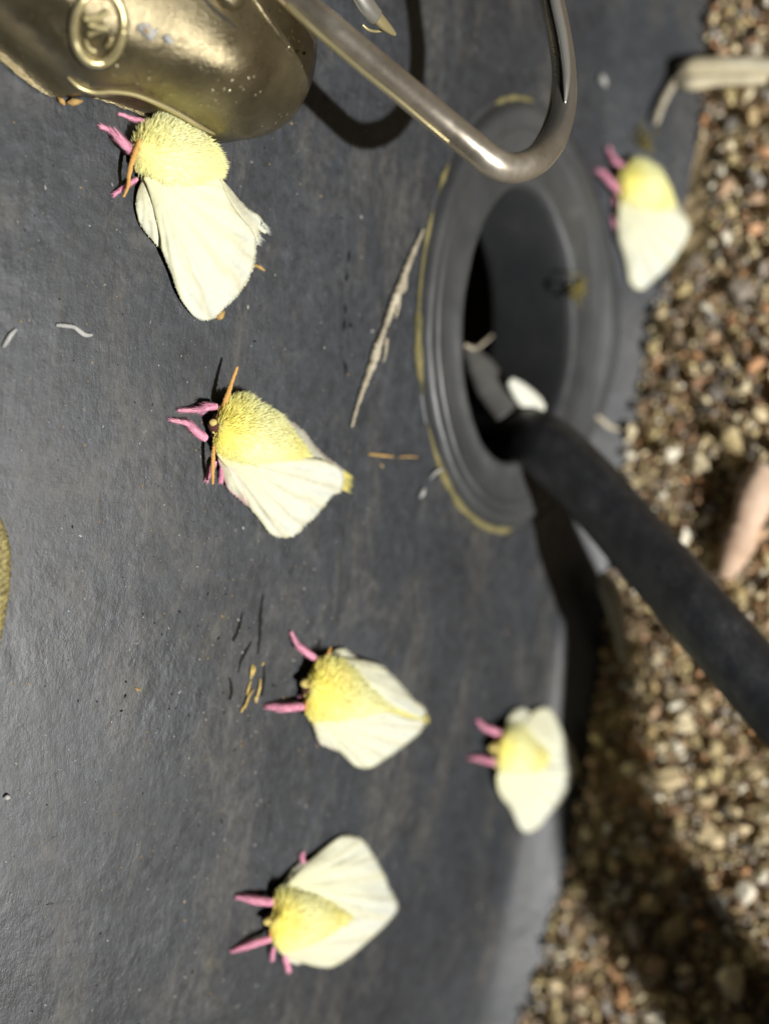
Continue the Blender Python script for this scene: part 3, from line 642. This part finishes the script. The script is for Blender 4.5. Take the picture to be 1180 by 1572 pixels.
moth('moth with its upper wing raised widest, lowest in the picture', z4_,
     [(298, 600, .24), (322, 560, .26), (326, 480, .26), (332, 425, .25), (390, 412, .28), (460, 428, .32), (550, 450, .36), (640, 485, .38), (740, 545, .36), (815, 582, .34), (765, 628, .36), (700, 660, .36), (640, 700, .36), (540, 750, .33), (440, 782, .28), (370, 786, .24), (318, 742, .22), (306, 680, .22), (290, 640, .23)],
     [('hindwing', [(392, 395, .24), (384, 365, .14), (420, 310, .10), (470, 260, .09), (522, 244, .09), (530, 300, .18), (450, 370, .24)], (390, 400), dict(bulge=.02, nv=4)),
      ('forewing', [(385, 408, .24), (480, 432, .31), (560, 465, .35), (640, 495, .37), (740, 552, .35), (815, 588, .34), (900, 590, .28), (960, 596, .22), (1020, 584, .15), (1056, 532, .10), (1050, 480, .09), (1010, 410, .08), (980, 330, .08), (930, 240, .08), (882, 160, .08), (842, 114, .08), (780, 96, .08), (720, 99, .09), (660, 135, .10), (590, 195, .12), (520, 252, .15), (450, 325, .20)], (390, 400), dict(bulge=.10, nv=9, tint=.2)),
      ('hindwing', [(350, 785, .2), (372, 815, .12), (420, 856, .09), (475, 862, .09), (480, 810, .15), (400, 780, .22)], (360, 790), dict(bulge=.01, nv=3)),
      ('forewing', [(340, 778, .22), (370, 770, .24), (440, 760, .28), (540, 730, .33), (640, 680, .36), (700, 640, .36), (760, 612, .36), (815, 578, .34), (900, 578, .28), (960, 588, .2), (1022, 582, .14), (1000, 612, .10), (920, 692, .09), (820, 782, .08), (740, 842, .07), (660, 882, .07), (580, 882, .08), (500, 862, .10), (450, 846, .13), (390, 815, .18)], (350, 780), dict(bulge=.06, nv=7))],
     [([(305, 492, .24), (205, 482, .18), (150, 470, .12), (98, 463, .06)], [78, 80, 50, 18]), ([(295, 712, .22), (195, 742, .16), (130, 765, .1), (66, 788, .05)], [66, 72, 48, 18]), ([(316, 765, .18), (308, 800, .12), (305, 835, .05)], [30, 30, 20]), ([(380, 815, .12), (392, 860, .08), (402, 902, .04)], [44, 42, 30]), ([(500, 262, .12), (490, 235, .08), (488, 208, .05)], [36, 34, 24])],
     [([(300, 650, .28), (296, 680, .26), (305, 715, .24)], [14, 16, 10])],
     [(276, 605, 55, .22)], (312, 600), .36, 6000, 1.0, .009)
z5_ = (700, 1060, 5.364)
moth('small pale moth at the wall\'s foot, its tail beside the shadowed gravel', z5_,
     [(325, 520, .24), (340, 440, .26), (388, 355, .29), (440, 305, .31), (540, 296, .33), (592, 350, .35), (642, 412, .36), (722, 474, .34), (775, 545, .32), (748, 612, .36), (700, 665, .38), (600, 678, .36), (500, 688, .33), (420, 685, .28), (358, 672, .23), (330, 590, .22)],
     [('hindwing', [(415, 300, .24), (438, 210, .13), (490, 160, .10), (550, 148, .10), (605, 180, .12), (640, 220, .16), (570, 310, .26), (490, 320, .28)], (430, 300), dict(bulge=.03, nv=4)),
      ('forewing', [(545, 310, .30), (580, 240, .22), (630, 186, .15), (700, 143, .11), (772, 160, .09), (822, 240, .09), (872, 340, .09), (920, 430, .09), (972, 520, .09), (1008, 635, .10), (1000, 665, .12), (900, 655, .24), (770, 615, .33), (765, 550, .31), (715, 485, .33), (640, 425, .34), (585, 365, .33)], (540, 320), dict(bulge=.06, nv=7)),
      ('forewing', [(340, 690, .24), (420, 660, .29), (600, 648, .37), (740, 628, .37), (900, 632, .28), (1004, 652, .13), (962, 740, .10), (900, 840, .08), (840, 930, .08), (760, 1020, .07), (690, 1110, .07), (620, 1156, .07), (570, 1162, .07), (520, 1122, .08), (480, 1040, .09), (440, 960, .11), (380, 890, .14), (342, 800, .18)], (360, 680), dict(bulge=.10, nv=8))],
     [([(365, 360, .26), (280, 325, .2), (225, 300, .12), (182, 250, .06)], [92, 92, 60, 34]), ([(310, 592, .24), (235, 575, .18), (180, 562, .1), (118, 562, .05)], [84, 84, 52, 22])],
     [], [(298, 470, 80, .22)], (330, 480), .34, 5000, .9, .006, [([(985, 610, .10), (1000, 690, .10)], (1, .1), 30, (.78, .72, .36), 60)], step=3.4)
z6_ = (900, 220, 6.55)
moth('small blurred moth nearest the gravel, right of the oval hole', z6_,
     [(338, 330, .26), (420, 225, .28), (470, 168, .30), (560, 165, .32), (660, 218, .33), (742, 290, .34), (795, 390, .36), (835, 500, .38), (872, 625, .40), (842, 668, .42), (700, 675, .42), (580, 668, .38), (480, 638, .32), (400, 605, .26), (345, 575, .22), (328, 450, .22)],
     [('forewing', [(700, 240, .28), (775, 320, .22), (850, 460, .16), (920, 620, .13), (1000, 740, .10), (1056, 850, .09), (1045, 890, .12), (960, 790, .24), (880, 680, .36), (840, 540, .36), (780, 400, .34)], (720, 260), dict(bulge=.02, nv=5)),
      ('forewing', [(338, 590, .24), (420, 585, .28), (580, 635, .38), (720, 645, .42), (845, 640, .42), (922, 715, .36), (1000, 800, .24), (1052, 880, .14), (1042, 960, .10), (960, 1060, .08), (860, 1190, .07), (740, 1310, .07), (640, 1402, .07), (560, 1467, .07), (490, 1452, .08), (430, 1382, .09), (408, 1250, .11), (368, 1080, .14), (328, 960, .17), (318, 800, .2), (324, 680, .23)], (360, 600), dict(bulge=.12, nv=8))],
     [([(400, 245, .26), (300, 190, .2), (255, 130, .12), (222, 65, .06)], [88, 92, 74, 50]), ([(325, 480, .24), (235, 385, .18), (170, 310, .1), (120, 275, .06)], [120, 112, 74, 38]), ([(325, 650, .14), (300, 615, .1), (285, 580, .06)], [72, 70, 50]), ([(300, 860, .1), (280, 810, .08), (268, 765, .05)], [62, 60, 44])],
     [], [], (370, 370), .36, 4500, .85, .005, step=3.2)

# ------------------------------------------------------------------ small things on the wall
def px_tube(name, label, cat, pts, ws, m, n=8, flat=1.0, jit=.08, ground=False, res=14, group=None):
    V, F = tube_px(pts, ws, n, res, flat, ground, jitter=jit)
    return tag(obj(name, V, F, m, base=V.mean(0)), label, cat, group)
rt = thing('dry_root', 'dry brown rootlet hanging from the rim of the oval hole', 'root', unp(600, 500, 0))
pr = [(650, 352, .09), (638, 378, .06), (628, 402, .06), (618, 430, .07), (608, 455, .08), (598, 482, .08), (590, 505, .08), (580, 532, .07), (570, 562, .06), (560, 590, .05), (549, 622, .05), (540, 655, .04)]
obj('root_stem', *tube_px(pr, [3, 6, 9, 10, 13, 11, 6, 13, 12, 8, 5, 3], 8, 26, .6, jitter=.26), m_root, rt)
for pts in ([(612, 455, .07), (611, 470, .06), (607, 488, .04)], [(593, 520, .07), (592, 540, .06), (588, 556, .04)], [(622, 420, .07), (622, 440, .05), (618, 450, .04)]):
    obj('root_hair', *tube_px(pts, [7, 5, 2], 6, 12, .7, jitter=.22), m_root, rt)
px_tube('fibre', 'curled white fibre lying on the black wall left of the moths', 'fibre', [(87, 499, .03), (100, 500, .05), (113, 502, .04), (122, 508, .05), (131, 514, .05), (142, 514, .03)], [5, 7, 7, 8, 8, 4], m_white)
px_tube('fibre', 'short pale fibre at the left edge of the picture', 'fibre', [(26, 505, .03), (18, 513, .04), (10, 526, .04), (5, 533, .03)], [4, 8, 8, 4], m_white)
px_tube('straw', 'thin straw stalk lying left of the collar\'s lower rim', 'straw', [(566, 697, .02), (585, 699, .04), (604, 701, .04)], [4, 5, 3], m_straw)
px_tube('straw', 'faint tan straw end just left of the dirty collar rim', 'straw', [(612, 702, .02), (625, 701, .03), (641, 702, .02)], [2, 3, 2], m_straw)
px_tube('straw', 'orange fleck at the trailing edge of the topmost moth\'s wing', 'straw', [(390, 407, .03), (398, 410, .06), (406, 415, .03)], [5, 6, 3], m_straw)
px_tube('straw', 'orange crumb under the wing tip of the topmost moth', 'straw', [(333, 487, .03), (338, 485, .06), (344, 478, .03)], [9, 12, 4], m_straw)
px_tube('seed', 'amber seed under the edge of the brass clip', 'seed', [(104, 158, .04), (112, 157, .09), (120, 156, .07), (127, 155, .03)], [5, 12, 9, 3], m_straw)
px_tube('seed', 'small round amber seed beside the clip\'s corner', 'seed', [(90, 150, .04), (95, 155, .08), (99, 160, .04)], [5, 9, 5], m_straw)
px_tube('seed', 'pale seed on the wall between the hook and the gravel', 'seed', [(921, 115, .04), (924, 123, .08), (928, 131, .04)], [7, 13, 6], m_white)
px_tube('seed', 'white husk below the collar\'s dirt line', 'seed', [(651, 750, .02), (648, 757, .05), (644, 764, .03)], [5, 9, 4], m_white)
px_tube('fibre', 'bent white hair caught on the collar\'s lower crease', 'fibre', [(678, 720, .06), (670, 724, .08), (664, 730, .05), (660, 735, .02)], [3, 5, 4, 3], m_white)
px_tube('speck', 'round white speck near the left edge below the cord', 'speck', [(8, 1224, .02), (11, 1224, .05), (14, 1224, .02)], [6, 9, 6], m_white)
px_tube('speck', 'white oval fleck stuck on the brass clip', 'speck', on_clip([(252, 56), (258, 60), (264, 66)], .03), [9, 14, 8], m_white)
fl = thing('scale_flake', 'ragged pale flake with rusty centre on the brass clip', 'flake', unp(226, 46, clip_h(226, 46)))
Vq, hq, T, dq = fill([(x, y, clip_h(x, y) + .03) for x, y in [(211, 40), (222, 35), (230, 38), (236, 45), (243, 44), (240, 54), (233, 62), (224, 56), (216, 48)]], 3, .03)
obj('flake', *slab(Vq, hq, T, thick=.03), m_white, fl)
obj('rust_spot', *tube_px(on_clip([(223, 43), (226, 47), (229, 51)], .075), [4, 7, 4], 8, 10, .5), m_straw, fl)
# golden frayed scuff
gs_ = thing('gold_scuff', 'frayed golden fibres stuck to the wall, left of the third moth', 'scuff', unp(385, 1050, 0))
for pts in ([(388, 1020, .02), (386, 1032, .04), (385, 1043, .02)], [(391, 1022, .02), (390, 1030, .05), (388, 1038, .02)], [(389, 1059, .03), (383, 1068, .06), (379, 1077, .05), (376, 1087, .02)], [(400, 1042, .02), (399, 1054, .04), (396, 1066, .03), (392, 1078, .02)], [(381, 1075, .03), (377, 1082, .05), (374, 1088, .02)], [(404, 1016, .02), (403, 1022, .04)], [(385, 1045, .02), (381, 1058, .03), (379, 1068, .02)], [(392, 1070, .02), (394, 1079, .03)], [(374, 1085, .02), (370, 1094, .03)]):
    obj('fibre_strand', *tube_px(pts, [2, 4.2, 1.6], 6, 10, .7, jitter=.12), m_gold, gs_)
# gold braided cord at the left edge
cd = thing('braided_cord', 'gold braided cord coming in at the left edge of the picture', 'cord', unp(0, 920, 0))
cp = catmull([(-45, 730, .1), (-6, 790, .14), (10, 830, .16), (13, 880, .16), (6, 940, .16), (-3, 990, .14), (-8, 1040, .14), (-22, 1090, .12), (-60, 1140, .1)], 160)
for ph in range(3):
    q = cp.copy(); k = np.arange(160) * .55 + ph * 2.094; q[:, 0] += 6 * np.cos(k) - 8; q[:, 2] += .06 * np.sin(k)
    X = unp(q[:, 0], q[:, 1], q[:, 2]); obj('strand', *tube(X, .055, 7, 1, None, .06), m_cord, cd)
# tufts of moss
def tuft(px, py, h0, n_, ln, label):
    V = []; F = []
    for i in range(n_):
        p = unp(px + random.gauss(0, 7), py + random.gauss(0, 9), h0); d = np.array([random.gauss(0, .8), -random.random() * .8 - .2, random.gauss(.1, .8)]); d /= np.linalg.norm(d); L = ln * (.5 + random.random())
        v, f = tube([p, p + d * L * .5, p + d * L + np.array((0, 0, -.05))], [.022, .016, .005], 5); F.append((v, f))
    V, F = join(F); return tag(obj('moss_tuft', V, F, m_moss, base=unp(px, py, h0)), label, 'moss')
tuft(884, 447, .18, 22, .22, 'yellow moss tuft on the inner rim of the oval hole')
tuft(985, 216, .02, 22, .20, 'olive moss tuft on the wall above the small right-hand moth')
px_tube('straw', 'tan straw crumb right of the hole\'s lower edge', 'straw', [(893, 632, .06), (915, 640, .10), (935, 655, .10), (952, 660, .05)], [5, 9, 8, 4], m_root)
# grey tag with a pale tip inside the hole
tgp = thing('plastic_tag', 'grey tag with a pale wedge tip in the hole above the cable', 'tag', unp(780, 600, -.3))
def taper_px(pts, flat, m, nm, par):
    obj(nm, *tube_px([p[:3] for p in pts], [p[3] for p in pts], 14, 14, flat, jitter=.01), m, par)
taper_px([(716, 532, -1.1, 16), (735, 560, -.9, 44), (752, 590, -.7, 56), (768, 616, -.5, 54), (782, 638, -.3, 46)], .6, m_grey, 'tag_strap', tgp)
taper_px([(782, 584, -.25, 14), (794, 597, -.18, 30), (808, 612, -.1, 38), (820, 624, -.04, 38), (829, 632, 0, 28)], .55, m_tip, 'tag_tip', tgp)
px_tube('fibre', 'dim fibre strung across the dark left side of the hole', 'fibre', [(714, 530, -.3), (728, 535, -.6), (742, 526, -.9), (755, 515, -1.1)], [7, 7, 6, 4], m_root)

# dust and grit clinging to the wall
dv = []; df = []; dc = []
for i in range(2600):
    px, py = random.uniform(-20, 900), random.uniform(0, 1600)
    if random.random() < .35: px, py = random.gauss(330, 90), random.gauss(1060, 260)
    p = unp(px, py, .004)
    if p[2] < 1.3 or ((p[0] - OX) / OA) ** 2 + ((p[2] - OZ) / OB) ** 2 < 1.08: continue
    s = abs(random.gauss(0, .006)) + .003; s *= 2.2 if random.random() < .05 else 1
    a, e = random.random() * 6.28, random.uniform(1, 2.6)
    ca, sa = math.cos(a), math.sin(a)
    k = len(dv)
    for (u, w) in ((-e, 0), (0, -1), (e, 0), (0, 1)):
        dv.append(p + np.array(((u * ca - w * sa) * s * random.uniform(.7, 1.2), 0, (u * sa + w * ca) * s * random.uniform(.7, 1.2))))
    dv.append(p + np.array((0, -s * .9, 0)))
    df += [(k, k + 1, k + 4), (k + 1, k + 2, k + 4), (k + 2, k + 3, k + 4), (k + 3, k, k + 4)]
    c = random.choice([(.24, .23, .21), (.16, .155, .15), (.45, .44, .41), (.34, .24, .11), (.12, .115, .11), (.015, .015, .015), (.2, .19, .18)]); dc += [c] * 5
m_dust = attr_mat('dust', .6)
kind(obj('dust_specks', dv, df, m_dust, smooth=False, col=np.array(dc)), 'stuff')
# dry surface crack left of the rootlet: a row of short dark splits
ck = thing('surface_crack', 'broken dark crack line in the plastic left of the rootlet', 'crack', unp(530, 470, 0))
m_crack, *_ = mat('crack_dark', (.006, .006, .006), .9)
for a, b_ in (((536, 385), (534, 403)), ((533, 420), (531, 432)), ((530, 468), (530, 482)), ((529, 490), (527, 508)), ((529, 555), (531, 575)), ((539, 496), (537, 503))):
    obj('split', *tube_px([(a[0], a[1], .006), ((a[0] + b_[0]) / 2 + 1, (a[1] + b_[1]) / 2, .014), (b_[0], b_[1], .006)], [2, 6, 2], 6, 8, .25, flat_axis=(0, 1, 0), jitter=.2), m_crack, ck)

ck2 = thing('surface_crack', 'dark scored grooves in the plastic just above the golden scuff', 'crack', unp(390, 960, 0))
for pts in ([(404, 912), (400, 945), (399, 975), (396, 1004)], [(372, 940), (368, 962), (358, 984)], [(386, 985), (378, 1000), (371, 1012), (366, 1032)], [(406, 1020), (405, 1044), (402, 1068)], [(352, 1040), (356, 1058), (353, 1074)]):
    obj('groove', *tube_px([(x, y, .010) for x, y in pts], [2, 6, 5, 2][:len(pts)], 6, 8, .25, flat_axis=(0, 1, 0), jitter=.25), m_crack, ck2)

# ------------------------------------------------------------------ things lying in the gravel
rd = thing('dry_reed', 'split pale dry reed stalk resting on gravel, topmost on the right', 'reed', ung(1110, 110, .3))
obj('reed_stalk', *tube_px([(1042, 108, .5), (1060, 104, .55), (1100, 103, .5), (1150, 102, .45), (1230, 104, .4)], [14, 34, 36, 32, 24], 10, 14, .8, True, jitter=.03), m_reed, rd)
obj('reed_stalk', *tube_px([(1040, 122, .5), (1062, 126, .55), (1100, 121, .52), (1150, 121, .45), (1176, 122, .42)], [16, 32, 26, 26, 12], 10, 14, .8, True, jitter=.03), m_reed, rd)
obj('reed_leaf', *tube_px([(1046, 116, .6), (1034, 126, .55), (1022, 146, .62), (1012, 168, .72), (1006, 190, .8)], [16, 14, 13, 12, 8], 8, 14, .5, True, jitter=.04), m_root, rd)
px_tube('root_stub', 'bleached forked root stub at the wall\'s foot under the cable', 'root', [(925, 880, .55), (935, 905, .6), (945, 935, .5), (950, 965, .35), (957, 1000, .25), (962, 1016, .1)], [16, 34, 32, 22, 20, 14], m_bone, 10, .8, .06, True)
px_tube('long_stone', 'long pinkish tan stone at the right edge above the cable', 'stone', [(1168, 716, .15), (1160, 760, .28), (1146, 800, .28), (1132, 840, .25), (1112, 885, .1)], [30, 62, 46, 50, 22], m_tan, 14, .8, .07, True)

# ------------------------------------------------------------------ gravel: individual stones (largest) + grit (one mass)
bases = []
for k in range(10):
    bm = bmesh.new(); bmesh.ops.create_icosphere(bm, subdivisions=2 if k < 6 else 1, radius=1)
    sx, sy, sz = 1, random.uniform(.55, .95), random.uniform(.5, .85)
    off = random.random() * 50
    cuts = [(Vector((random.gauss(0, 1), random.gauss(0, 1), random.gauss(0, 1))).normalized(), random.uniform(.48, .78)) for _ in range(9)]
    for v in bm.verts:
        p = v.co.copy(); 
        for nrm, dd in cuts:
            e = p.dot(nrm) - dd
            if e > 0: p -= nrm * e * .9
        p *= 1 + .55 * noise.noise(p * 1.25 + Vector((off, 0, 0))) + .16 * noise.noise(p * 3.1 + Vector((off, 9, 0)))
        v.co = (p.x * sx, p.y * sy, p.z * sz)
    bm.verts.ensure_lookup_table(); bm.faces.ensure_lookup_table()
    bases.append((np.array([v.co[:] for v in bm.verts]), [tuple(v.index for v in f.verts) for f in bm.faces])); bm.free()
meshes = []
for k, (v, f) in enumerate(bases[:6]):
    me = bpy.data.meshes.new('stone'); me.from_pydata((v * CM).tolist(), [], f); me.polygons.foreach_set('use_smooth', [True] * len(me.polygons)); me.materials.append(m_stone); me.set_sharp_from_angle(angle=.55); meshes.append(me)
from mathutils import Euler
placed = []; grid = {}
def free(x, y, r, tight):
    cx, cy = int(x // .6), int(y // .6)
    for i in range(cx - 2, cx + 3):
        for j in range(cy - 2, cy + 3):
            for (a, b_, q) in grid.get((i, j), ()):
                if (a - x) ** 2 + (b_ - y) ** 2 < ((q + r) * tight) ** 2: return False
    return True
def spot(lo, hi):
    x = random.uniform(-13, 14); y = random.uniform(-6.5, 0); return x, y, random.uniform(lo, hi)
def ok_wall(x, y, r):
    px, py = proj(np.array((x, y, float(ground_z(x, y)) + .1)))
    if 225 < py < 470 and px < (1078 if py < 375 else 1078 - (py - 375) * 1.15) + r * 78: return False      # nothing lies on the small moth
    return y < wall_y(x, float(ground_z(x, y)) + .0) - r * .75
tries = 0; cnt = 0
while cnt < 290 and tries < 30000:
    tries += 1; x, y, r = spot(.13, .24) if random.random() < .80 else spot(.22, .46)
    y = y * .62 + .6
    px, py = proj(np.array((x, y, float(ground_z(x, y)))))
    if px > 1230 or not (-60 < py < 1640): continue
    if not ok_wall(x, y, r) or not free(x, y, r, .80): continue
    grid.setdefault((int(x // .6), int(y // .6)), []).append((x, y, r)); cnt += 1
    o = bpy.data.objects.new('stone', random.choice(meshes)); COL.objects.link(o); o.parent = ground
    zz = float(ground_z(x, y)) + random.uniform(-.10, .20)
    o.location = (x * CM, y * CM, zz * CM); o.scale = (r, r, r)
    o.rotation_euler = (random.gauss(0, .6), random.gauss(0, .6), random.random() * 6.28)
GV = []; GF = []; GC = []; tot = 0
palette = [np.array(c) for _, c in STONES]
def add_grit(x, y, zz, r, base):
    global tot
    v, f = base; R = np.array(Euler((random.gauss(0, .6), random.gauss(0, .6), random.random() * 6.28)).to_matrix())
    GV.append((v * r) @ R.T + np.array((x, y, zz))); GF.extend([tuple(i + tot for i in q) for q in f]); tot += len(v)
    c = random.choice(palette) * random.uniform(.8, 1.2); GC.append(np.tile(c, (len(v), 1)))
for lo, hi, N_, tight, zr in ((.09, .18, 3600, .70, .08), (.05, .11, 9000, .55, .08), (.025, .06, 11000, 0, .10)):
    n_ = 0; tr = 0
    while n_ < N_ and tr < N_ * 4:
        tr += 1; x, y, r = spot(lo, hi)
        if random.random() < .5: y = y * .6 + .7
        else: y = y * 1.2 + .5
        if not ok_wall(x, y, r): continue
        if tight and not free(x, y, r, tight): continue
        if tight: grid.setdefault((int(x // .6), int(y // .6)), []).append((x, y, r))
        n_ += 1
        add_grit(x, y, float(ground_z(x, y)) - .12 + random.uniform(-zr, zr) + (.06 if lo < .1 else 0) + r * .3, r, random.choice(bases[:6] if lo > .1 else bases[6:]))
kind(obj('gravel', np.concatenate(GV), GF, m_grit, col=np.concatenate(GC)), 'stuff')['label'] = 'mixed tan, brown and grey grit'
for o in list(BASES): pass
